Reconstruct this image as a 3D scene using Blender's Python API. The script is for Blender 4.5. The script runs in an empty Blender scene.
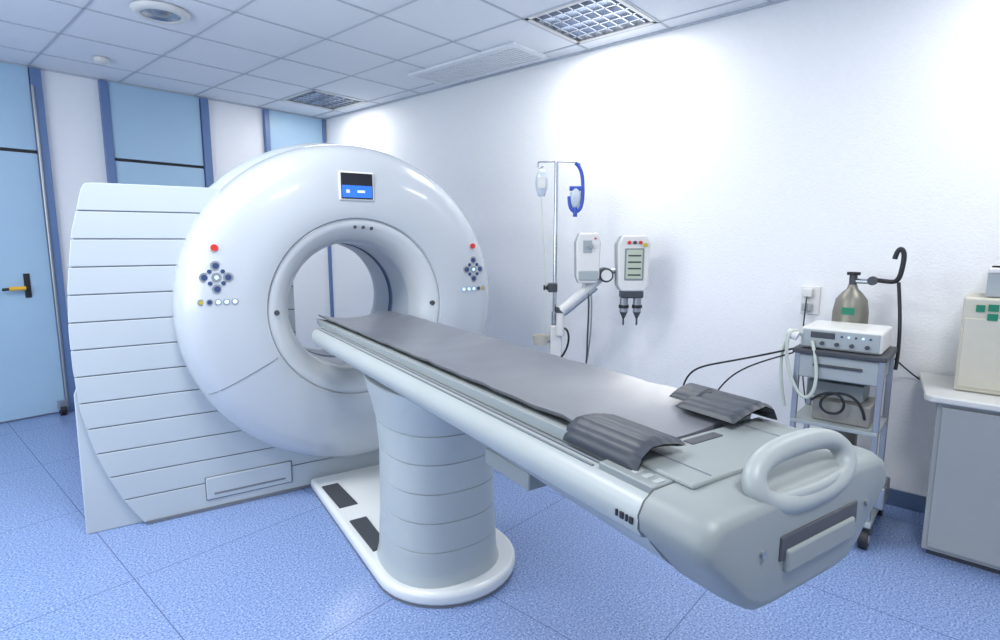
import bpy, bmesh, math, random
from mathutils import Vector, Matrix
random.seed(4)
S=bpy.context.scene
COL=S.collection
D=math.radians

# ---------------------------------------------------------------- materials
def mat(name,col,rough=0.5,metal=0.0,noise=0.0,nscale=20,bump=0.0,bscale=60,emit=0,ecol=None,coat=0.0,spec=0.5,trans=0.0):
    m=bpy.data.materials.new(name); m.use_nodes=True
    nt=m.node_tree; b=nt.nodes['Principled BSDF']
    b.inputs['Base Color'].default_value=(*col,1)
    b.inputs['Roughness'].default_value=rough
    b.inputs['Metallic'].default_value=metal
    b.inputs['Coat Weight'].default_value=coat
    b.inputs['Specular IOR Level'].default_value=spec
    b.inputs['Transmission Weight'].default_value=trans
    if emit:
        b.inputs['Emission Color'].default_value=(*(ecol or col),1)
        b.inputs['Emission Strength'].default_value=emit
    tc=nt.nodes.new('ShaderNodeTexCoord')
    if noise>0:
        n=nt.nodes.new('ShaderNodeTexNoise'); n.inputs['Scale'].default_value=nscale; n.inputs['Detail'].default_value=3
        nt.links.new(tc.outputs['Object'],n.inputs['Vector'])
        r=nt.nodes.new('ShaderNodeValToRGB')
        r.color_ramp.elements[0].position=0.3; r.color_ramp.elements[1].position=0.7
        r.color_ramp.elements[0].color=(*[max(0,c*(1-noise)) for c in col],1)
        r.color_ramp.elements[1].color=(*[min(1,c*(1+noise)) for c in col],1)
        nt.links.new(n.outputs['Fac'],r.inputs['Fac']); nt.links.new(r.outputs['Color'],b.inputs['Base Color'])
    if bump>0:
        n=nt.nodes.new('ShaderNodeTexNoise'); n.inputs['Scale'].default_value=bscale; n.inputs['Detail'].default_value=4
        nt.links.new(tc.outputs['Object'],n.inputs['Vector'])
        bp=nt.nodes.new('ShaderNodeBump'); bp.inputs['Strength'].default_value=bump; bp.inputs['Distance'].default_value=0.01
        nt.links.new(n.outputs['Fac'],bp.inputs['Height']); nt.links.new(bp.outputs['Normal'],b.inputs['Normal'])
    return m

M_wall=mat('wall_paint',(0.82,0.83,0.84),0.8,bump=0.20,bscale=75,noise=0.012,nscale=40)
M_wallb=mat('wall_paint_smooth',(0.80,0.82,0.85),0.7,noise=0.01)
M_tile=mat('ceiling_tile',(0.76,0.79,0.83),0.9,noise=0.05,nscale=160,bump=0.1,bscale=200)
M_tbar=mat('ceiling_tbar',(0.46,0.50,0.56),0.5,noise=0.02)
M_blue=mat('door_blue',(0.36,0.53,0.69),0.35,noise=0.02,nscale=3)
M_dblue=mat('frame_blue',(0.11,0.19,0.37),0.35,noise=0.02)
M_black=mat('black_rubber',(0.012,0.013,0.016),0.5,noise=0.1)
M_dgrey=mat('dark_grey',(0.05,0.055,0.065),0.5,noise=0.05)
M_line=mat('seam_line',(0.15,0.17,0.20),0.6,noise=0.02)
M_white=mat('scanner_white',(0.47,0.51,0.55),0.26,coat=0.4,noise=0.01,nscale=3)
M_lip=mat('bore_lip_white',(0.54,0.58,0.61),0.26,coat=0.3,noise=0.01,nscale=3)
M_panel=mat('scanner_panel',(0.45,0.505,0.545),0.38,noise=0.01,nscale=3)
M_back=mat('scanner_body',(0.40,0.45,0.49),0.4,noise=0.01)
M_bore=mat('bore_liner',(0.42,0.46,0.51),0.3,noise=0.01)
M_tab=mat('table_grey',(0.225,0.255,0.26),0.45,noise=0.02,nscale=5)
M_tab2=mat('table_light',(0.34,0.38,0.39),0.38,noise=0.02,nscale=5)
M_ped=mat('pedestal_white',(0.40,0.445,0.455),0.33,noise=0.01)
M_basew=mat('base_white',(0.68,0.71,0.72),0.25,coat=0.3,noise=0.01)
M_mat=mat('mat_vinyl',(0.145,0.155,0.18),0.28,noise=0.08,nscale=6,bump=0.12,bscale=9)
M_pad=mat('pad_vinyl',(0.032,0.04,0.053),0.45,noise=0.1,nscale=12,bump=0.2,bscale=30)
M_chrome=mat('chrome',(0.50,0.52,0.55),0.22,metal=1,noise=0.01)
M_steel=mat('steel',(0.36,0.38,0.41),0.35,metal=0.8,noise=0.03)
M_plast=mat('white_plastic',(0.68,0.68,0.66),0.35,noise=0.01)
M_beige=mat('beige_plastic',(0.52,0.50,0.42),0.45,noise=0.02)
M_cab=mat('cabinet_white',(0.56,0.57,0.56),0.4,noise=0.01)
M_cabf=mat('cabinet_grey',(0.30,0.32,0.33),0.45,noise=0.01)
M_green=mat('green_label',(0.0,0.18,0.10),0.5,noise=0.02)
M_red=mat('red_button',(0.60,0.025,0.02),0.35,noise=0.02)
M_yel=mat('yellow_button',(0.5,0.42,0.06),0.35,noise=0.02)
M_orange=mat('handle_orange',(0.80,0.45,0.03),0.4,noise=0.02)
M_btn=mat('button_navy',(0.03,0.06,0.16),0.4,noise=0.02)
M_led=mat('led_blue',(0.5,0.7,1),0.4,emit=0.8,noise=0)
M_scr=mat('screen_black',(0.006,0.008,0.015),0.15,noise=0.05)
M_scrb=mat('screen_blue',(0.02,0.13,0.6),0.3,emit=0.5,ecol=(0.02,0.16,0.8))
M_scrg=mat('screen_green',(0.40,0.45,0.36),0.3,emit=0.1,ecol=(0.5,0.55,0.45))
M_iv=mat('iv_bag',(0.50,0.57,0.65),0.12,noise=0.02)
M_ivblue=mat('iv_blue',(0.03,0.08,0.45),0.3,noise=0.02)
M_tank=mat('tank_olive',(0.22,0.215,0.18),0.42,metal=0.45,noise=0.05)
M_brown=mat('recorder_grey',(0.24,0.24,0.22),0.5,noise=0.05)
M_base=mat('baseboard_blue',(0.10,0.16,0.28),0.4,noise=0.02)
M_lamp=mat('lamp_tube',(1,1,1),0.4,emit=3.5,ecol=(1,1,1))
M_refl=mat('louvre_metal',(0.52,0.57,0.66),0.2,metal=0.85,noise=0.02)
M_tubew=mat('clear_tube',(0.55,0.60,0.52),0.3,noise=0.02)

def floor_mat():
    m=bpy.data.materials.new('floor_vinyl'); m.use_nodes=True
    nt=m.node_tree; b=nt.nodes['Principled BSDF']; L=nt.links.new
    tc=nt.nodes.new('ShaderNodeTexCoord')
    n1=nt.nodes.new('ShaderNodeTexNoise'); n1.inputs['Scale'].default_value=120; n1.inputs['Detail'].default_value=4; n1.inputs['Roughness'].default_value=0.75
    L(tc.outputs['Object'],n1.inputs['Vector'])
    r=nt.nodes.new('ShaderNodeValToRGB'); e=r.color_ramp.elements
    e[0].position=0.37; e[0].color=(0.09,0.145,0.33,1)
    e[1].position=0.68; e[1].color=(0.44,0.54,0.75,1)
    x=e.new(0.5); x.color=(0.195,0.29,0.54,1)
    L(n1.outputs['Fac'],r.inputs['Fac'])
    br=nt.nodes.new('ShaderNodeTexBrick'); br.offset=0; br.squash=1
    br.inputs['Scale'].default_value=1; br.inputs['Brick Width'].default_value=0.92; br.inputs['Row Height'].default_value=0.92
    br.inputs['Mortar Size'].default_value=0.0022; br.inputs['Mortar Smooth'].default_value=0.1
    mp=nt.nodes.new('ShaderNodeMapping'); mp.inputs['Location'].default_value=(0.3,0.15,0)
    L(tc.outputs['Object'],mp.inputs['Vector']); L(mp.outputs['Vector'],br.inputs['Vector'])
    mx=nt.nodes.new('ShaderNodeMix'); mx.data_type='RGBA'
    L(br.outputs['Fac'],mx.inputs[0]); L(r.outputs['Color'],mx.inputs[6]); mx.inputs[7].default_value=(0.09,0.13,0.27,1)
    L(mx.outputs[2],b.inputs['Base Color'])
    b.inputs['Roughness'].default_value=0.24
    return m
M_floor=floor_mat()

# ---------------------------------------------------------------- helpers
def root(name,loc=(0,0,0),rz=0):
    o=bpy.data.objects.new(name,None); o.empty_display_size=0.1
    o.location=loc; o.rotation_euler=(0,0,rz); COL.objects.link(o); return o
def mk(name,V,F,m,parent=None,smooth=False,bevel=0,seg=3,sharp=35):
    me=bpy.data.meshes.new(name); me.from_pydata([tuple(v) for v in V],[],F); me.validate()
    bm=bmesh.new(); bm.from_mesh(me); bmesh.ops.recalc_face_normals(bm,faces=bm.faces)
    if smooth:
        for f in bm.faces: f.smooth=True
        for e in bm.edges:
            if len(e.link_faces)==2 and e.calc_face_angle(0)>D(sharp): e.smooth=False
    bm.to_mesh(me); bm.free()
    if m: me.materials.append(m)
    o=bpy.data.objects.new(name,me); COL.objects.link(o)
    if parent: o.parent=parent
    if bevel>0:
        md=o.modifiers.new('bevel','BEVEL'); md.width=bevel; md.segments=seg; md.limit_method='ANGLE'; md.angle_limit=D(30)
        for p in me.polygons: p.use_smooth=True
        wn=o.modifiers.new('wn','WEIGHTED_NORMAL')
    return o
def box(name,x0,x1,y0,y1,z0,z1,m,parent=None,bevel=0,rot=None,seg=3):
    V=[(x,y,z) for x in(x0,x1) for y in(y0,y1) for z in(z0,z1)]
    F=[(0,1,3,2),(4,6,7,5),(0,4,5,1),(2,3,7,6),(0,2,6,4),(1,5,7,3)]
    if rot:
        c=Vector(((x0+x1)/2,(y0+y1)/2,(z0+z1)/2)); R=rot
        V=[c+R@(Vector(v)-c) for v in V]
    return mk(name,V,F,m,parent,bevel=bevel,seg=seg)
def cyl(name,p0,p1,r,m,parent=None,r2=None,n=24):
    p0=Vector(p0);p1=Vector(p1);r2=r if r2 is None else r2
    d=(p1-p0).normalized(); u=d.orthogonal().normalized(); w=d.cross(u)
    V=[];F=[]
    for p,rr in((p0,r),(p1,r2)):
        for i in range(n):
            t=2*math.pi*i/n; V.append(p+rr*(math.cos(t)*u+math.sin(t)*w))
    for i in range(n): j=(i+1)%n; F.append((i,j,n+j,n+i))
    F.append(tuple(range(n))); F.append(tuple(range(n,2*n)))
    return mk(name,V,F,m,parent,smooth=True)
def tube(name,pts,r,m,parent=None,cyc=False,kind='NURBS'):
    c=bpy.data.curves.new(name,'CURVE'); c.dimensions='3D'; c.bevel_depth=r; c.bevel_resolution=4; c.use_fill_caps=True
    s=c.splines.new(kind); s.points.add(len(pts)-1)
    for i,p in enumerate(pts): s.points[i].co=(*p,1)
    s.use_cyclic_u=cyc
    if kind=='NURBS': s.order_u=min(4,len(pts)); s.use_endpoint_u=not cyc; s.resolution_u=8
    c.materials.append(m)
    o=bpy.data.objects.new(name,c); COL.objects.link(o)
    if parent:o.parent=parent
    return o
def lathe(name,prof,m,parent,c=(0,0,0),axis='z',n=96,closed=False,a0=0,a1=None):
    V=[];F=[];k=len(prof)
    full=a1 is None
    steps=n if full else n+1
    for i in range(steps):
        t=(2*math.pi*i/n) if full else a0+(a1-a0)*i/n
        for r,h in prof:
            if axis=='y': V.append((c[0]+r*math.cos(t),c[1]+h,c[2]+r*math.sin(t)))
            else: V.append((c[0]+r*math.cos(t),c[1]+r*math.sin(t),c[2]+h))
    for i in range(n):
        j=(i+1)%n if full else i+1
        for q in range(k-1 if not closed else k):
            q2=(q+1)%k
            F.append((i*k+q,i*k+q2,j*k+q2,j*k+q))
    return mk(name,V,F,m,parent,smooth=True,sharp=50)
def loft(name,secs,m,parent,smooth=True,caps=True,bevel=0,sharp=35):
    n=len(secs[0]);V=[p for s in secs for p in s];F=[]
    for a in range(len(secs)-1):
        for i in range(n):
            j=(i+1)%n; F.append((a*n+i,a*n+j,(a+1)*n+j,(a+1)*n+i))
    if caps: F.append(tuple(range(n))); F.append(tuple(range((len(secs)-1)*n,len(secs)*n)))
    return mk(name,V,F,m,parent,smooth=smooth,bevel=bevel,sharp=sharp)
def prism(name,pts,y0,y1,m,parent,bevel=0,seg=3):
    n=len(pts)
    V=[(x,y0,z) for x,z in pts]+[(x,y1,z) for x,z in pts]
    F=[(i,(i+1)%n,n+(i+1)%n,n+i) for i in range(n)]+[tuple(range(n)),tuple(range(n,2*n))]
    return mk(name,V,F,m,parent,bevel=bevel,seg=seg)
def prismz(name,pts,z0,z1,m,parent,bevel=0,seg=3):
    n=len(pts)
    V=[(x,y,z0) for x,y in pts]+[(x,y,z1) for x,y in pts]
    F=[(i,(i+1)%n,n+(i+1)%n,n+i) for i in range(n)]+[tuple(range(n)),tuple(range(n,2*n))]
    return mk(name,V,F,m,parent,bevel=bevel,seg=seg)
def GA(g,a): return (0.961*g+0.276*a,-0.276*g+0.961*a,0)
RG=D(-16)

# ---------------------------------------------------------------- room shell
XL,XR,YF,YB,H=-1.6,3.56,-1.8,5.75,2.75
box('floor',XL-.1,XR+.1,YF-.1,YB+.1,-.1,0,M_floor)
box('wall_right',XR,XR+.1,YF-.1,YB+.1,0,H+.2,M_wall)
box('wall_back',XL-.1,XR,YB,YB+.1,0,H+.2,M_wallb)
box('wall_front',XL-.1,XR,YF-.1,YF,0,H+.2,M_wallb)
wy0,wy1,wz0,wz1=0.8,4.2,0.9,2.3
V=[];F=[]
def addbox(V,F,x0,x1,y0,y1,z0,z1):
    b=len(V); V+= [(x,y,z) for x in(x0,x1) for y in(y0,y1) for z in(z0,z1)]
    F+= [tuple(b+i for i in f) for f in [(0,1,3,2),(4,6,7,5),(0,4,5,1),(2,3,7,6),(0,2,6,4),(1,5,7,3)]]
for a in((YF,wy0,0,H+.2),(wy1,YB,0,H+.2),(wy0,wy1,0,wz0),(wy0,wy1,wz1,H+.2)): addbox(V,F,XL-.1,XL,a[0],a[1],a[2],a[3])
mk('wall_left',V,F,M_wallb)
V=[];F=[]
for a in((wy0,wy0+.06,wz0,wz1),(wy1-.06,wy1,wz0,wz1),(wy0,wy1,wz0,wz0+.06),(wy0,wy1,wz1-.06,wz1),(2.47,2.53,wz0,wz1)): addbox(V,F,XL-.08,XL-.02,*a)
mk('added_window',V,F,M_plast)  # unseen window, added so daylight can enter from the left

gx=[XL]+[2.8-.6*k for k in range(7,-1,-1) if 2.8-.6*k>XL]+[3.4,XR]
gy=[YF]+[1.7-.6*k for k in range(5,-1,-1) if 1.7-.6*k>YF]+[2.3,2.9,3.5,4.1,4.7,5.3,YB]
lights=[(2.8,1.7),(2.8,4.7),(0.4,1.7),(2.8,-0.7),(0.4,-0.7),(-0.8,2.9)]  # first two are seen; the other four are added out of view for light
power=[17,10,34,18,34,34]
def islight(x,y): return any(abs(x-a)<.05 and abs(y-b)<.05 for a,b in lights)
V=[];F=[]
for i in range(len(gx)-1):
    for j in range(len(gy)-1):
        if islight(gx[i],gy[j]): continue
        addbox(V,F,gx[i],gx[i+1],gy[j],gy[j+1],H,H+.02)
addbox(V,F,XL,XR,YF,YB,H+.15,H+.2)
mk('ceiling',V,F,M_tile)
V=[];F=[]
for x in gx[1:-1]: addbox(V,F,x-.007,x+.007,YF,YB,H-.005,H+.001)
for y in gy[1:-1]: addbox(V,F,XL,XR,y-.007,y+.007,H-.005,H+.001)
addbox(V,F,XL,XR,YB-.02,YB,H-.012,H); addbox(V,F,XR-.02,XR,YF,YB,H-.012,H)
mk('trim_1',V,F,M_tbar)
box('baseboard_right',XR-.012,XR,YF,YB,0,.09,M_base)
box('baseboard_back',1.1,1.44,YB-.012,YB,0,.09,M_base)
for (x,y),pw in zip(lights,power):
    r=root('ceiling_louvre_light',(x+.3,y+.3,H))
    V=[];F=[]
    w=.29
    addbox(V,F,-w,w,-w,w,.10,.11)
    for s in(-1,1):
        addbox(V,F,s*w-.004,s*w+.004,-w,w,0,.11); addbox(V,F,-w,w,s*w-.004,s*w+.004,0,.11)
    mk('housing',V,F,M_steel,r)
    V=[];F=[]
    for k in range(-2,3):
        addbox(V,F,k*.094-.005,k*.094+.005,-w,w,0.002,.055)
    for k in range(-3,4):
        addbox(V,F,-w,w,k*.076-.005,k*.076+.005,0.002,.055)
    mk('louvre',V,F,M_refl,r)
    V=[];F=[]
    for s in (-1,1):
        addbox(V,F,-w,-w+.025,-w,w,-.006,.0) if s<0 else addbox(V,F,w-.025,w,-w,w,-.006,0)
        addbox(V,F,-w,w,s*w-(.025 if s>0 else 0),s*w+(.025 if s<0 else 0),-.006,0)
    mk('frame',V,F,M_plast,r)
    for k in(-.19,0,.19):
        cyl('tube',(k,-.27,.08),(k,.27,.08),.013,M_lamp,r,n=12)
    ld=bpy.data.lights.new('louvre_lamp','AREA'); ld.shape='SQUARE'; ld.size=.54; ld.energy=pw; ld.color=(1,.99,.97)
    lo=bpy.data.objects.new('lamp',ld); lo.location=(0,0,-.012); COL.objects.link(lo); lo.parent=r
ld=bpy.data.lights.new('added_daylight','AREA'); ld.shape='RECTANGLE'; ld.size=1.3; ld.size_y=3.2; ld.energy=58; ld.color=(.84,.92,1)  # added area light, bluish fill from the unseen window opening
lo=bpy.data.objects.new('added_daylight',ld); lo.location=(XL-.09,2.5,1.6); lo.rotation_euler=(0,D(-90),0); COL.objects.link(lo)
r=root('air_vent',(3.27,3.15,H))
V=[];F=[]
addbox(V,F,-.17,.17,-.53,.53,-.008,-.003)
mk('backing',V,F,M_dgrey,r)
V=[];F=[]
for s in(-1,1):
    addbox(V,F,s*.18-.02,s*.18+.02,-.56,.56,-.020,-.002); addbox(V,F,-.16,.16,s*.54-.02,s*.54+.02,-.020,-.002)
for k in range(-4,5): addbox(V,F,k*.034-.010,k*.034+.010,-.53,.53,-.016,-.008)
mk('grille',V,F,M_tile,r)
r=root('round_downlight',(1.31,3.81,H))
lathe('ring',[(.10,-.004),(.105,-.03),(.125,-.034),(.15,-.02),(.155,-.005)],M_plast,r,n=48)
lathe('reflector',[(.0,-.008),(.05,-.009),(.08,-.018),(.10,-.026)],M_chrome,r,n=48)
lathe('glass',[(.0,-.030),(.04,-.028),(.055,-.010)],M_steel,r,n=32)
r=root('ceiling_sprinkler',(1.32,5.09,H))  # small ceiling sprinkler, simplified to a dome
lathe('body',[(.0,-.045),(.03,-.042),(.045,-.03),(.05,-.006)],M_plast,r,n=32)

def door(n,x0,x1):
    r=root('door_%d'%n,(x0,YB,0)); w=x1-x0
    box('frame_left',0,.06,-.05,0,0,H-.015,M_dblue,r,.004)
    box('frame_right',w-.07,w,-.05,0,0,H-.015,M_dblue,r,.004)
    box('leaf',.065,w-.075,-.03,0,.012,2.09,M_blue,r,.003)
    box('gap',.06,w-.07,-.012,0,2.085,2.12,M_black,r)
    box('transom',.065,w-.075,-.03,0,2.115,H-.015,M_blue,r,.003)
    return r
d1=door(1,0.02,1.07)
d2=door(2,1.45,2.31)
w3=root('window_2',(2.85,YB,0))
box('frame_left',0,.05,-.05,0,1.75,H-.015,M_dblue,w3,.004)
box('frame_right',.66,.685,-.05,0,1.75,H-.015,M_dblue,w3,.004)
box('panel',.05,.66,-.03,0,1.80,H-.015,M_blue,w3,.003)
box('sill',0,.685,-.05,0,1.75,1.80,M_dblue,w3,.004)
box('trim_2',XR-.03,XR-.002,YB-.03,YB-.002,0,1.75,M_dblue)
cyl('hinge_strip',(.985,-.055,.05),(.985,-.055,2.6),.012,M_steel,d1,n=12)
box('handle_plate',.80,.84,-.04,-.03,.97,1.16,M_black,d1,.004)
cyl('handle_stub',(.82,-.03,1.05),(.82,-.09,1.05),.012,M_black,d1)
tube('handle_lever',[(.82,-.09,1.05),(.74,-.092,1.05),(.66,-.09,1.045)],.011,M_black,d1,kind='POLY')
cyl('handle_grip',(.80,-.095,1.05),(.70,-.095,1.05),.016,M_orange,d1)
r=root('door_stop_caster',(.96,YB-.12,0))
cyl('wheel',(-.02,0,.045),(.02,0,.045),.045,M_black,r); box('fork',-.03,.03,-.03,.03,.05,.12,M_steel,r,.006)

# ---------------------------------------------------------------- CT gantry
gl=GA(.995,3.0)
G=root('ct_scanner_gantry',gl,RG)
ZC=1.055
cover=[(.478,-.018),(.484,-.034),(.52,-.045),(.60,-.046),(.69,-.040),(.76,-.028),(.81,-.008),(.845,.024),(.868,.070),(.880,.13),(.885,.22),(.879,.29),(.84,.32)]
lathe('front_cover',cover,M_white,G,(0,0,ZC),'y',n=128)
lathe('bore_lip',[(.352,.15),(.356,.10),(.372,.055),(.40,.015),(.435,-.012),(.462,-.022),(.476,-.018),(.480,-.008)],M_lip,G,(0,0,ZC),'y',n=128)
lathe('bore_tunnel',[(.352,.15),(.350,.30),(.350,.40)],M_bore,G,(0,0,ZC),'y',n=128)
lathe('scan_window',[(.349,.40),(.352,.405),(.352,.455),(.349,.46)],M_btn,G,(0,0,ZC),'y',n=128)
lathe('bore_tunnel_rear',[(.350,.46),(.352,.70),(.37,.80),(.42,.87)],M_bore,G,(0,0,ZC),'y',n=128)
n=128
V=[];F=[]
def R(t):
    c,s=math.cos(t),math.sin(t)
    if s>=0: return .920
    return min(.920/max(abs(c),1e-4),(ZC-.005)/max(-s,1e-4), 1.25)
for i in range(n):
    t=2*math.pi*i/n; R0=R(t); c,s=math.cos(t),math.sin(t)
    for rr,y in((.36,.34),(R0-.05,.31),(R0-.015,.325),(R0,.36),(R0,.80),(R0-.02,.84),(R0-.06,.86),(.41,.865)):
        V.append((rr*c,y,ZC+rr*s))
k=8
for i in range(n):
    j=(i+1)%n
    for q in range(k-1): F.append((i*k+q,i*k+q+1,j*k+q+1,j*k+q))
mk('rear_body',V,F,M_panel,G,smooth=True,sharp=60)
def wx(z):
    T=[(0,-1.075),(.132,-1.15),(.28,-1.21),(.43,-1.255),(.62,-1.29),(.826,-1.302),(1.0,-1.302),(1.195,-1.29),(1.45,-1.255),(1.68,-1.195)]
    for (a,xa),(b,xb) in zip(T,T[1:]):
        if z<=b: return xa+(xb-xa)*(z-a)/(b-a)
    return T[-1][1]
zs=[1.68-.1275*k for k in range(14)]; zs[-1]=.01
for i in range(13):
    z1,z0=zs[i],zs[i+1]
    zz=[z0+.0028+(z1-z0-.0056)*q/4 for q in range(5)]
    xr=-.3 if z0>.65 else .80
    pts=[(wx(z)+.002,z) for z in zz]
    if i==0: pts=pts[:-1]+[(wx(z1)-.0,z1-.02),(wx(z1)+.008,z1-.006),(wx(z1)+.03,z1)]
    pts+=[(xr,zz[-1] if i else z1),(xr,zz[0])]
    prism('side_panel_%d'%i,pts,.20,.55,M_panel,G,bevel=.003,seg=2)
T=[(wx(z)+.012,z) for z in [.01+.08*q for q in range(21)]]
prism('side_core',T+[(-.3,1.61),(-.3,.7),(.79,.6),(.79,.01)],.205,.60,M_line,G)
prism('side_back',[(-1.305,.0),(-1.295,.70),(-1.285,.78),(-1.25,1.0),(-1.18,1.60),(-1.14,1.66),(-.3,1.66),(-.3,0)],.56,.60,M_back,G,bevel=.01)
prism('foot_plate',[(-1.32,0),(-1.31,.70),(-1.28,.78),(-1.23,.78),(-1.0,0)],.235,.60,M_panel,G,bevel=.006)
box('toe_edge',-1.07,.80,.192,.21,.002,.018,M_line,G)
box('hatch_seam',-.80,-.36,.193,.205,.055,.185,M_line,G,.01)
box('hatch',-.796,-.364,.190,.204,.059,.181,M_panel,G,.012)
box('hatch_slot',-.76,-.40,.186,.192,.085,.095,M_line,G,.003)
def sy(x,z):
    r=math.hypot(x,z-ZC)
    for (a,ya),(b,yb) in zip(cover,cover[1:]):
        if a<=r<=b: return ya+(yb-ya)*(r-a)/(b-a)
    return cover[0][1]
for sgn in(-1,1):
    pts=[]
    for q in range(16):
        rr=.478+.395*q/15; t=D(207) if sgn<0 else D(-27)
        x,z=rr*math.cos(t),ZC+rr*math.sin(t)
        pts.append((x,sy(x,z)-.0005,z))
    tube('cover_seam',pts,.0022,M_line,G,kind='POLY')
def onface(name,x,z,w,h,m,d=.008,off=0,bev=.003):
    y=sy(x,z)-off
    return box(name,x-w/2,x+w/2,y-d,y+d*.8,z-h/2,z+h/2,m,G,bev)
onface('display_bezel',-.01,1.70,.188,.15,M_plast,.012,0,.008)
onface('display',-.01,1.70,.170,.132,M_scr,.004,.011)
onface('display_graph',-.01,1.672,.160,.062,M_scrb,.003,.013,.0005)
onface('display_edge',-.01,1.757,.165,.012,M_scrb,.003,.013,.0005)
onface('display_mark',.01,1.672,.04,.012,M_led,.002,.0155,.0005)
onface('display_mark_2',-.06,1.672,.020,.018,M_plast,.002,.0155,.0005)
def disc(name,x,z,r,m,d=.006):
    y=sy(x,z); cyl(name,(x,y+.01,z),(x,y-d,z),r,m,G,n=20)
for s in(-1,1):
    cx=s*.70; cz=1.245
    disc('stop_ring',cx,1.385,.021,M_plast,.004); disc('stop_button',cx,1.385,.016,M_red,.012)
    for dx,dz in((0,.055),(0,-.055),(.05,0),(-.05,0)):
        disc('pad_ring',cx+dx,cz+dz,.023,M_steel,.003)
        disc('pad_button',cx+dx,cz+dz,.014,M_btn,.006)
    for dx,dz in((.028,.028),(-.028,.028),(.028,-.028),(-.028,-.028)): disc('pad_small',cx+dx,cz+dz,.010,M_btn,.004)
    disc('pad_centre',cx,cz,.022,M_steel,.005); disc('pad_core',cx,cz,.009,M_led,.007)
    for q,m in enumerate((M_yel,M_btn,M_led,M_led,M_led)):
        X=cx+(q-2)*.036*(-s if s>0 else 1)
        disc('row_ring',X,1.128,.015,M_steel,.003); disc('row_button',X,1.128,.010,m,.005)
for a in(180,0,92,86,80):
    t=D(a); rr=.435
    x,z=rr*math.cos(t),ZC+rr*math.sin(t)
    cyl('lip_sensor',(x,.0,z),(x,-.018,z),.014 if a in(180,0) else .009,M_dgrey,G,n=16)

# ---------------------------------------------------------------- patient table
tl=GA(.99,2.08)
T=root('ct_patient_table',tl,RG)
def A(a): return a-2.08
def body_sec(a,sx=1,zb=.80,zt=.975,dz=0):
    hp=[(.14,zb),(.19,zb+.012),(.228,zb+.045),(.262,.885),(.266,.892),(.266,.897),(.285,.903),(.297,.922),(.296,.945),(.283,.965),(.262,zt)]
    hp=[(x*sx,max(z,zb)) for x,z in hp]
    p=[(x,A(a),z+dz) for x,z in hp]
    return p+[(-x,y,z) for x,y,z in reversed(p)]
secs=[body_sec(.645,1,.80),body_sec(1.2,1,.815),body_sec(1.9,1,.83),body_sec(2.3,1,.84),body_sec(2.45,1,.865),body_sec(2.84,1,.875),body_sec(2.90,.96,.885,.97)]
loft('table_body',secs,M_tab2,T,sharp=40)
for s in(-1,1):
    tube('rail_groove',[(s*.268,A(.66),.894),(s*.268,A(2.88),.894)],.0036,M_line,T,kind='POLY')
    tube('rail_top_line',[(s*.262,A(.80),.9765),(s*.262,A(2.86),.9765)],.0025,M_line,T,kind='POLY')
    tube('rail_inner_line',[(s*.243,A(.80),.978),(s*.243,A(2.86),.978)],.0025,M_line,T,kind='POLY')
capo=[(.10,.776),(.15,.782),(.19,.808),(.235,.858),(.270,.895),(.296,.922),(.299,.948),(.286,.972),(.264,.986),(.15,.990)]
def end_sec(a,ins):
    p=[]
    for x,z in capo:
        p.append((x*(1-ins/.30),A(a),.895+(z-.895)*(1-ins/.10)))
    return p+[(-x,y,z) for x,y,z in reversed(p)]
secs=[end_sec(.503,.024),end_sec(.505,.015),end_sec(.513,.007),end_sec(.527,.002),end_sec(.55,0),end_sec(.640,0)]
loft('end_cap',secs,M_tab,T,sharp=50)
secs=[end_sec(.639,.002),end_sec(.646,.002)]
loft('end_cap_gasket',secs,M_dgrey,T,sharp=50)
box('cap_deck',-.262,.262,A(.644),A(.785),.965,.990,M_tab,T,.004)
box('cap_plate',-.21,.21,A(.60),A(.772),.985,.998,M_tab,T,.008)
for x in(-.15,.15): tube('cap_plate_seam',[(x,A(.61),.9985),(x,A(.765),.9985)],.0015,M_line,T,kind='POLY')
box('cap_vent',-.05,.05,A(.73),A(.755),.997,1.0,M_dgrey,T,.001)
for q in range(3): box('cap_key',-.245,-.222,A(.65+q*.026),A(.663+q*.026),.989,.992,M_tab2,T,.001)
box('end_recess',-.10,.16,A(.503)-.004,A(.52),.868,.915,M_dgrey,T,.004)
box('end_insert',-.085,.145,A(.503)-.010,A(.52),.845,.888,M_tab,T,.006)
for x in(-.15,.20): cyl('end_screw',(x,A(.498),.90),(x,A(.51),.90),.007,M_steel,T)
def loop(name,cx,cy,cz,rw,rh,tw,td,tilt,m,n=56):
    V=[];F=[];k=12
    for i in range(n):
        t=2*math.pi*i/n
        ex=abs(math.cos(t))**.75*math.copysign(1,math.cos(t)); ez=abs(math.sin(t))**.9*math.copysign(1,math.sin(t))
        px,pz=rw*ex,rh*ez
        nx,nz=math.cos(t),math.sin(t)
        for q in range(k):
            u=2*math.pi*q/k
            a=tw*math.cos(u); b=td*math.sin(u)
            X=px+nx*a; Z=pz+nz*a; Y=b
            Y2=Y*math.cos(tilt)+Z*math.sin(tilt); Z2=Z*math.cos(tilt)-Y*math.sin(tilt)
            V.append((cx+X,cy+Y2,cz+Z2))
    for i in range(n):
        j=(i+1)%n
        for q in range(k): F.append((i*k+q,i*k+(q+1)%k,j*k+(q+1)%k,j*k+q))
    return mk(name,V,F,m,T,smooth=True,sharp=80)
M_hand=mat('handle_grey',(0.30,0.335,0.34),0.42,noise=0.02,nscale=5)
loop('pull_handle',.015,A(.535),1.0,.146,.046,.022,.020,D(25),M_hand)
pts=[]
for i in range(21):
    t=math.pi+math.pi*i/20; pts.append((.015+.19*math.cos(t),A(.56)+.060*math.sin(t)))
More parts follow.
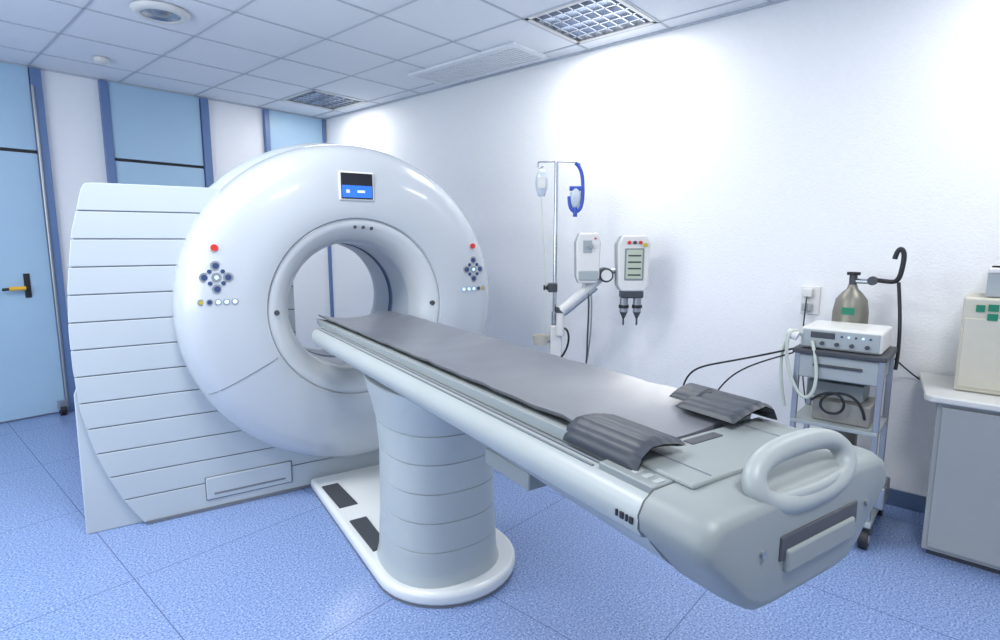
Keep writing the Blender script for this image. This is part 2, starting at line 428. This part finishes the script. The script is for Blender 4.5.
prismz('handle_socket',pts+[(.205,A(.60)),(-.175,A(.60))],.945,.985,M_hand,T,bevel=.010)
for i,(a,w) in enumerate(((.655,.008),(.668,.004),(.678,.008),(.693,.004))):
    box('rail_mark',-.300,-.2955,A(a),A(a)+w,.926,.938,M_black,T)
def cradle_sec(a,hw,zl,depth,th):
    top=[];bot=[]
    N=14
    for i in range(N+1):
        x=-hw+2*hw*i/N; u=x/hw
        z=zl-depth*(1-abs(u)**2.2)
        top.append((x,A(a),z)); bot.append((x*.97,A(a),z-th))
    return top+bot[::-1]
secs=[cradle_sec(a,.236*k,1.008+dz,.028,.03) for a,k,dz in((.785,1,0),(1.2,1,0),(2.0,1,0),(2.7,1,0),(2.98,.98,-.006),(3.08,.9,-.008))]
loft('cradle',secs,M_tab2,T,sharp=40)
secs=[]
aa=[.79+.06*i for i in range(40)]
for a in aa:
    k=1.0
    dz=0
    if a>2.75: dz=-(a-2.75)*.02; k=1-(a-2.75)*.2
    s=cradle_sec(a,.205*k,1.022+dz,.030,.012)
    amp=1+2.2*max(0,1-(a-.79)/.35)
    w=amp*(.0018*math.sin(a*27)+.0014*math.sin(a*61))
    s=[(x,y,z+w*math.cos(x*14+a*9)) for x,y,z in s]
    secs.append(s)
loft('mattress',secs,M_mat,T,sharp=60)
def pad(name,path,a0,a1,nr=6,th=.016):
    V=[];F=[];NU=48;NV=20
    def pt(u):
        f=u*(len(path)-1); i=min(int(f),len(path)-2); w=f-i
        return Vector(path[i]).lerp(Vector(path[i+1]),w)
    for sgn in(1,-1):
        for i in range(NU+1):
            u=i/NU; p=pt(u); q=(pt(min(1,u+.10))-pt(max(0,u-.10))).normalized(); nrm=Vector((-q[1],q[0]))
            if nrm[1]<0: nrm=-nrm
            for j in range(NV+1):
                v=j/NV
                e=min(1,min(u,1-u)*12,min(v,1-v)*10)
                rib=.70+.30*abs(math.sin(math.pi*nr*u))**.5
                t=th*.5*math.sqrt(max(e,0.02))*rib*sgn
                V.append((p[0]+nrm[0]*t,A(a0+(a1-a0)*v),p[1]+nrm[1]*t))
    m=(NU+1)*(NV+1)
    for s in range(2):
        for i in range(NU):
            for j in range(NV):
                b=s*m+i*(NV+1)+j; F.append((b,b+1,b+NV+2,b+NV+1))
    return mk(name,V,F,M_pad,T,smooth=True,sharp=80)
pad('restraint_pad_a',[(-.100,1.016),(-.135,1.024),(-.17,1.030),(-.20,1.030),(-.225,1.015),(-.238,.985)],.705,.925,7,.020)
pad('restraint_pad_b',[(.095,1.014),(.13,1.024),(.17,1.032),(.21,1.036),(.245,1.022),(.262,.995)],.735,.90,6,.020)
pad('restraint_strap',[(.13,1.022),(.16,1.036),(.20,1.044),(.235,1.032)],.87,.95,3,.014)
def sup(cx,cy,rx,ry,z,n=48,e=2.4):
    r=[]
    for i in range(n):
        t=2*math.pi*i/n;c,s=math.cos(t),math.sin(t)
        r.append((cx+rx*math.copysign(abs(c)**(2/e),c),cy+ry*math.copysign(abs(s)**(2/e),s),z))
    return r
def rr_(z):
    Tt=[(.06,.252,.270),(.10,.242,.258),(.3,.232,.25),(.55,.228,.25),(.68,.236,.27),(.76,.250,.31),(.84,.266,.38)]
    for a,b in zip(Tt,Tt[1:]):
        if z<=b[0]:
            w=(z-a[0])/(b[0]-a[0]); return a[1]+(b[1]-a[1])*w,a[2]+(b[2]-a[2])*w
    return Tt[-1][1:]
PX=.02
lv=[.06,.20,.32,.44,.56,.68,.85]
for i in range(6):
    z0,z1=lv[i],lv[i+1]; secs=[]
    N=8
    for q in range(N+1):
        v=q/N
        if q==1: v=.02
        if q==N-1: v=.98
        z=z0+(z1-z0)*v; a,b=rr_(z); ins=.005 if q in(0,N) else 0
        secs.append(sup(PX,0.02,a-ins,b-ins,z))
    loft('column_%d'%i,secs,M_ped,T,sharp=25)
pts=[]
for i in range(25):
    t=math.pi+math.pi*i/24; pts.append((PX+.025+.31*math.cos(t),A(2.075)+.305*math.sin(t)))
pts+=[(.355,A(3.18)),(-.265,A(3.18)),(-.265,A(2.9)),(-.265,A(2.5))]
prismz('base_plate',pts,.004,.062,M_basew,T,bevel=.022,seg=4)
prismz('base_gasket',[(x*.985,y*.985) for x,y in pts],0,.01,M_line,T)
def lquad(name,c,m,z0,z1):
    prismz(name,c,z0,z1,m,T,bevel=.003)
lquad('foot_switch_a',[(-.24,A(3.02)),(-.15,A(3.02)),(-.135,A(2.72)),(-.23,A(2.72))],M_dgrey,.058,.069)
lquad('foot_switch_b',[(-.23,A(2.56)),(-.145,A(2.56)),(-.15,A(2.26)),(-.225,A(2.24))],M_dgrey,.058,.069)
box('under_rail',-.10,.10,A(.80),A(1.8),.785,.83,M_tab,T,.006)
box('under_latch',-.19,-.12,A(1.12),A(1.34),.775,.825,M_tab,T,.006)

# ---------------------------------------------------------------- injector + IV pole
I=root('contrast_injector_stand',(3.012,2.181,0),D(-48.5))
cyl('pole',(0,0,.10),(0,0,1.92),.013,M_chrome,I)
cyl('pole_lower',(0,0,.08),(0,0,.95),.02,M_chrome,I)
for k in range(5):
    t=2*math.pi*k/5+.3; c,s=math.cos(t),math.sin(t)
    tube('leg',[(0,0,.11),(.13*c,.13*s,.10),(.26*c,.26*s,.07)],.016,M_steel,I,kind='POLY')
    cyl('caster',(.26*c-.012*s,.26*s+.012*c,.032),(.26*c+.012*s,.26*s-.012*c,.032),.032,M_black,I,n=16)
tube('hook_bar',[(-.12,0,1.885),(-.115,0,1.915),(0,0,1.92),(.13,0,1.915),(.155,0,1.90)],.006,M_chrome,I,kind='POLY')
tube('hook_tip',[(-.12,0,1.885),(-.10,0,1.87),(-.085,0,1.89)],.004,M_chrome,I)
def ivbag(x,z0,z1,w,m,nm):
    secs=[]
    for q in range(9):
        v=q/8; z=z0+(z1-z0)*v; k=math.sin(math.pi*min(max(v,.06),.96))**.35
        secs.append([(x+w*k*math.cos(t*math.pi/10),.022*k*math.sin(t*math.pi/10),z) for t in range(20)])
    loft(nm,secs,m,I,sharp=80)
ivbag(-.095,1.70,1.87,.040,M_iv,'saline_bag')
box('bag_label',-.118,-.072,-.025,-.021,1.75,1.82,M_plast,I)
tube('drip_line',[(-.095,0,1.70),(-.09,0,1.5),(-.05,-.01,1.2),(-.06,-.02,.8)],.004,M_tubew,I)
tube('bottle_cage',[(.12,0,1.91),(.165,0,1.88),(.175,0,1.75),(.17,0,1.62),(.12,0,1.59),(.085,0,1.63),(.085,0,1.70)],.012,M_ivblue,I)
ivbag(.125,1.63,1.76,.036,M_iv,'bottle')
cyl('drip_chamber',(.125,0,1.57),(.125,0,1.63),.014,M_ivblue,I)
box('blue_bar',.085,.17,-.014,.014,1.735,1.765,M_ivblue,I,.006)
box('pole_clamp',-.045,.015,-.03,.03,1.08,1.14,M_dgrey,I,.008)
cyl('clamp_knob',(-.04,0,1.11),(-.075,0,1.11),.018,M_black,I)
box('pole_joint',-.03,.05,-.035,.035,.62,.86,M_plast,I,.012)
lathe('drip_cup',[(0,.0),(.045,.0),(.055,.05),(.058,.06),(.05,.058),(.042,.01),(0,.01)],M_beige,I,(-.09,-.01,.73),n=24)
box('cup_arm',-.06,0,-.008,.008,.74,.755,M_steel,I)
cyl('arm_pivot',(.035,-.05,.80),(.035,-.05,.97),.028,M_plast,I)
cyl('arm_collar',(.035,-.05,.95),(.035,-.05,.985),.032,M_dgrey,I)
cyl('arm_link',(.04,-.06,.965),(.28,-.10,1.18),.030,M_plast,I)
cyl('arm_link_lower',(.06,-.06,.94),(.26,-.095,1.115),.014,M_steel,I)
cyl('arm_elbow',(.31,-.15,1.20),(.31,-.05,1.20),.046,M_dgrey,I)
cyl('arm_elbow_cap',(.31,-.16,1.20),(.31,-.15,1.20),.034,M_plast,I)
cyl('arm_wrist',(.31,-.10,1.21),(.42,-.10,1.24),.018,M_steel,I)
cyl('arm_stub',(.18,-.09,1.10),(.20,-.10,1.20),.020,M_plast,I)
def head(nm,cx,cy,z0,z1,w,d):
    pts=[(-w*.36,z0),(w*.36,z0),(w*.46,z0+.04),(w*.5,z1-.06),(w*.36,z1),(-w*.36,z1),(-w*.5,z1-.06),(-w*.46,z0+.04)]
    prism(nm+'_shell',[(cx+x*1.04,z) for x,z in pts],cy-d/2+.02,cy+d/2,M_tab2,I,bevel=.008)
    prism(nm,[(cx+x,z) for x,z in pts],cy-d/2,cy+d/2-.01,M_plast,I,bevel=.012)
head('injector_head_a',.19,-.13,1.15,1.465,.155,.10)
box('head_a_grip',.13,.25,-.19,-.175,1.17,1.23,M_tab2,I,.006)
box('head_a_window',.155,.21,-.184,-.178,1.34,1.42,M_tab2,I,.004)
cyl('head_a_knob',(.20,-.18,1.38),(.20,-.20,1.38),.016,M_steel,I)
cyl('head_a_red',(.23,-.18,1.43),(.23,-.186,1.43),.006,M_red,I)
head('injector_head_b',.475,-.13,1.10,1.45,.205,.11)
box('head_b_bezel',.415,.535,-.190,-.180,1.17,1.37,M_tab,I,.004)
box('head_b_screen',.425,.525,-.193,-.183,1.18,1.36,M_scrg,I,.004)
for q in range(4): box('head_b_text',.435,.515,-.196,-.190,1.20+q*.04,1.209+q*.04,M_dgrey,I)
for q,m in enumerate((M_red,M_dgrey,M_red)): cyl('head_b_button',(.44+q*.035,-.183,1.405),(.44+q*.035,-.195,1.405),.011,m,I)
cyl('head_b_dial',(.54,-.183,1.39),(.54,-.20,1.39),.013,M_yel,I)
box('syringe_mount',.405,.545,-.175,-.085,1.055,1.105,M_dgrey,I,.01)
for x in(.43,.515):
    cyl('syringe',(x,-.13,.965),(x,-.13,1.06),.026,M_steel,I)
    cyl('syringe_collar',(x,-.13,.99),(x,-.13,1.01),.032,M_black,I)
    cyl('syringe_cone',(x,-.13,.92),(x,-.13,.965),.006,M_dgrey,I,r2=.026)
    cyl('syringe_tip',(x,-.13,.88),(x,-.13,.925),.006,M_dgrey,I)
tube('cable_a',[(.20,-.10,1.15),(.22,-.09,1.0),(.20,-.08,.75),(.22,-.06,.5),(.10,-.03,.35)],.006,M_dgrey,I)
tube('cable_b',[(.22,-.10,1.15),(.245,-.08,.9),(.24,-.06,.6),(.13,-.02,.3)],.005,M_tab,I)
tube('cable_c',[(.04,-.05,.84),(.09,-.08,.88),(.12,-.06,.74),(.04,-.03,.64)],.007,M_black,I)

# ---------------------------------------------------------------- equipment cart
C=root('equipment_cart',(2.95,.515,0),0)   # front faces -x
def cb(n,x0,x1,y0,y1,z0,z1,m,b=.005): return box(n,x0,x1,y0,y1,z0,z1,m,C,b)
cb('device_body',.0,.30,-.165,.165,.912,1.012,M_plast,.012)
cb('device_face',-.008,.004,-.155,.155,.920,1.003,M_tab2,.004)
cb('device_display',-.012,-.005,.02,.12,.965,.993,M_dgrey,.002)
for q in range(5): cyl('device_led',(-.006,-.12+q*.028,.98),(-.013,-.12+q*.028,.98),.005,M_led if q%2 else M_btn,C,n=12)
for q in range(4): cyl('device_knob',(-.006,-.11+q*.06,.942),(-.02,-.11+q*.06,.942),.009,M_dgrey,C,n=16)
cb('top_shelf',-.03,.32,-.19,.19,.885,.910,M_dgrey,.006)
cb('drawer_unit',-.01,.30,-.165,.165,.77,.883,M_tab2,.008)
cb('drawer_lip',-.02,-.008,-.10,.10,.83,.842,M_dgrey,.002)
for x in(0,.29):
    for y in(-.17,.17): cb('post',x-.012,x+.012,y-.012,y+.012,.12,.89,M_steel,.003)
cb('mid_shelf',-.02,.31,-.18,.18,.54,.56,M_tab2,.004)
cb('recorder_box',.03,.26,-.14,.10,.562,.66,M_brown,.006)
cb('monitor_box',.08,.26,-.10,.14,.662,.74,M_tab,.006)
tube('coiled_lead',[(.0,.10,.66),(-.01,.02,.74),(.0,-.06,.68),(.0,-.02,.60),(-.01,.07,.62),(.0,.05,.72),(.02,-.10,.72),(.03,-.12,.60)],.006,M_black,C)
cb('bottom_shelf',-.03,.47,-.19,.19,.11,.135,M_tab2,.006)
for x in(0.0,.43):
    for y in(-.165,.165):
        cyl('caster_wheel',(x,y-.018,.05),(x,y+.018,.05),.05,M_black,C)
        cyl('caster_hub',(x,y-.021,.05),(x,y+.021,.05),.022,M_tab2,C)
        cb('caster_fork',x-.015,x+.015,y-.03,y+.03,.075,.112,M_dgrey,.004)
cb('side_basket',.02,.20,-.225,-.18,.19,.30,M_steel,.01)
lathe('gas_cylinder',[(0,0),(.070,0),(.080,.02),(.080,.92),(.070,.985),(.045,1.02),(.025,1.04),(.02,1.06),(0,1.06)],M_tank,C,(.375,.03,.136),n=40)
cyl('valve',(.375,.03,1.18),(.375,.03,1.245),.018,M_dgrey,C)
cyl('valve_wheel',(.375,.03,1.245),(.375,.03,1.26),.030,M_black,C)
cyl('regulator',(.375,.03,1.215),(.375,-.05,1.215),.013,M_chrome,C)
cyl('gauge',(.35,-.055,1.22),(.38,-.055,1.22),.022,M_dgrey,C)
box('cylinder_label',.292,.297,.0,.055,1.05,1.085,M_green,C)
tube('black_hose',[(.375,-.05,1.225),(.36,-.12,1.22),(.33,-.165,1.21),(.33,-.175,1.30),(.33,-.18,1.375),(.33,-.15,1.39),(.33,-.14,1.33)],.011,M_black,C)
tube('black_hose_lower',[(.33,-.165,1.22),(.33,-.18,1.1),(.31,-.20,.95),(.30,-.19,.8)],.008,M_black,C)
tube('clear_tube_a',[(.0,.16,.97),(-.06,.20,1.03),(-.05,.22,.9),(-.03,.19,.75),(-.04,.10,.62),(-.03,.06,.78),(-.02,.11,.95)],.008,M_tubew,C)
tube('clear_tube_b',[(.02,.18,.98),(-.02,.25,.98),(.0,.26,.80),(.03,.22,.6)],.007,M_tubew,C)
cyl('connector',(-.03,.17,.965),(-.03,.215,.98),.022,M_plast,C)
tube('cable_left',[(.0,.19,.9),(-.1,.40,.83),(-.05,.60,.77),(.0,.75,.68),(.1,.8,.4),(.1,.8,.02)],.005,M_black,C)
tube('cable_left_b',[(.0,.19,.88),(-.06,.38,.80),(.02,.55,.70),(.05,.70,.3),(.05,.72,.02)],.004,M_black,C)
tube('cable_wall',[(.31,-.17,.86),(.45,-.2,.80),(.59,-.22,.74),(.595,-.28,.70)],.004,M_black,C)

O=root('wall_power_outlet',(XR,.80,1.08))
box('plate',-.012,0,-.065,.03,-.08,.08,M_plast,O,.004)
box('plug_a',-.045,-.012,-.03,.02,.02,.07,M_plast,O,.006)
box('plug_b',-.04,-.012,-.03,.02,-.06,-.015,M_tab2,O,.006)
tube('cord',[(-.04,-.005,.03),(-.07,-.01,-.05),(-.05,.02,-.3),(-.06,-.05,-.6)],.004,M_dgrey,O)

# ---------------------------------------------------------------- cabinet
K=root('storage_cabinet',(3.06,.145,0))
box('carcass',.0,.485,-1.1,0,.03,.72,M_cabf,K,.006)
box('plinth',.03,.48,-1.08,-.02,0,.03,M_dgrey,K)
prismz('worktop',[(-.04,-1.12),(-.04,.02),(-.02,.045),(.485,.11),(.485,-1.12)],.72,.75,M_cab,K,bevel=.008)
for q in range(2):
    box('cab_door',-.014,.001,-.54-q*.54,-.02-q*.54,.05,.70,M_cabf,K,.004)
    box('cab_pull',-.028,-.012,-.50-q*.54,-.48-q*.54,.50,.62,M_steel,K,.003)
B=root('lab_analyzer',(3.2,.10,.751))
box('body',0,.30,-.50,0,0,.42,M_beige,B,.010)
box('front_panel',-.006,.004,-.49,-.01,.02,.33,M_beige,B,.004)
box('label_a',-.009,-.005,-.075,-.045,.36,.39,M_green,B)
box('label_b',-.009,-.005,-.12,-.085,.325,.355,M_green,B)
box('label_c',-.009,-.005,-.12,-.085,.365,.395,M_green,B)
U=root('printer_unit',(3.24,.03,1.172))
box('body',0,.26,-.40,0,0,.13,M_tab2,U,.01)
box('lid',-.01,.26,-.40,.0,.105,.13,M_plast,U,.008)

# ---------------------------------------------------------------- world, camera
w=bpy.data.worlds.new('world'); S.world=w; w.use_nodes=True
bg=w.node_tree.nodes['Background']; bg.inputs[0].default_value=(.80,.90,1,1); bg.inputs[1].default_value=.9
cam=bpy.data.cameras.new('camera'); cam.lens=20.2; cam.sensor_width=36; cam.clip_start=.05
co=bpy.data.objects.new('camera',cam); co.location=(0,0,1.42); co.rotation_euler=(D(81.9),0,D(-48.5)); COL.objects.link(co)
S.camera=co
S.view_settings.view_transform='Standard'; S.view_settings.look='None'; S.view_settings.exposure=0.05
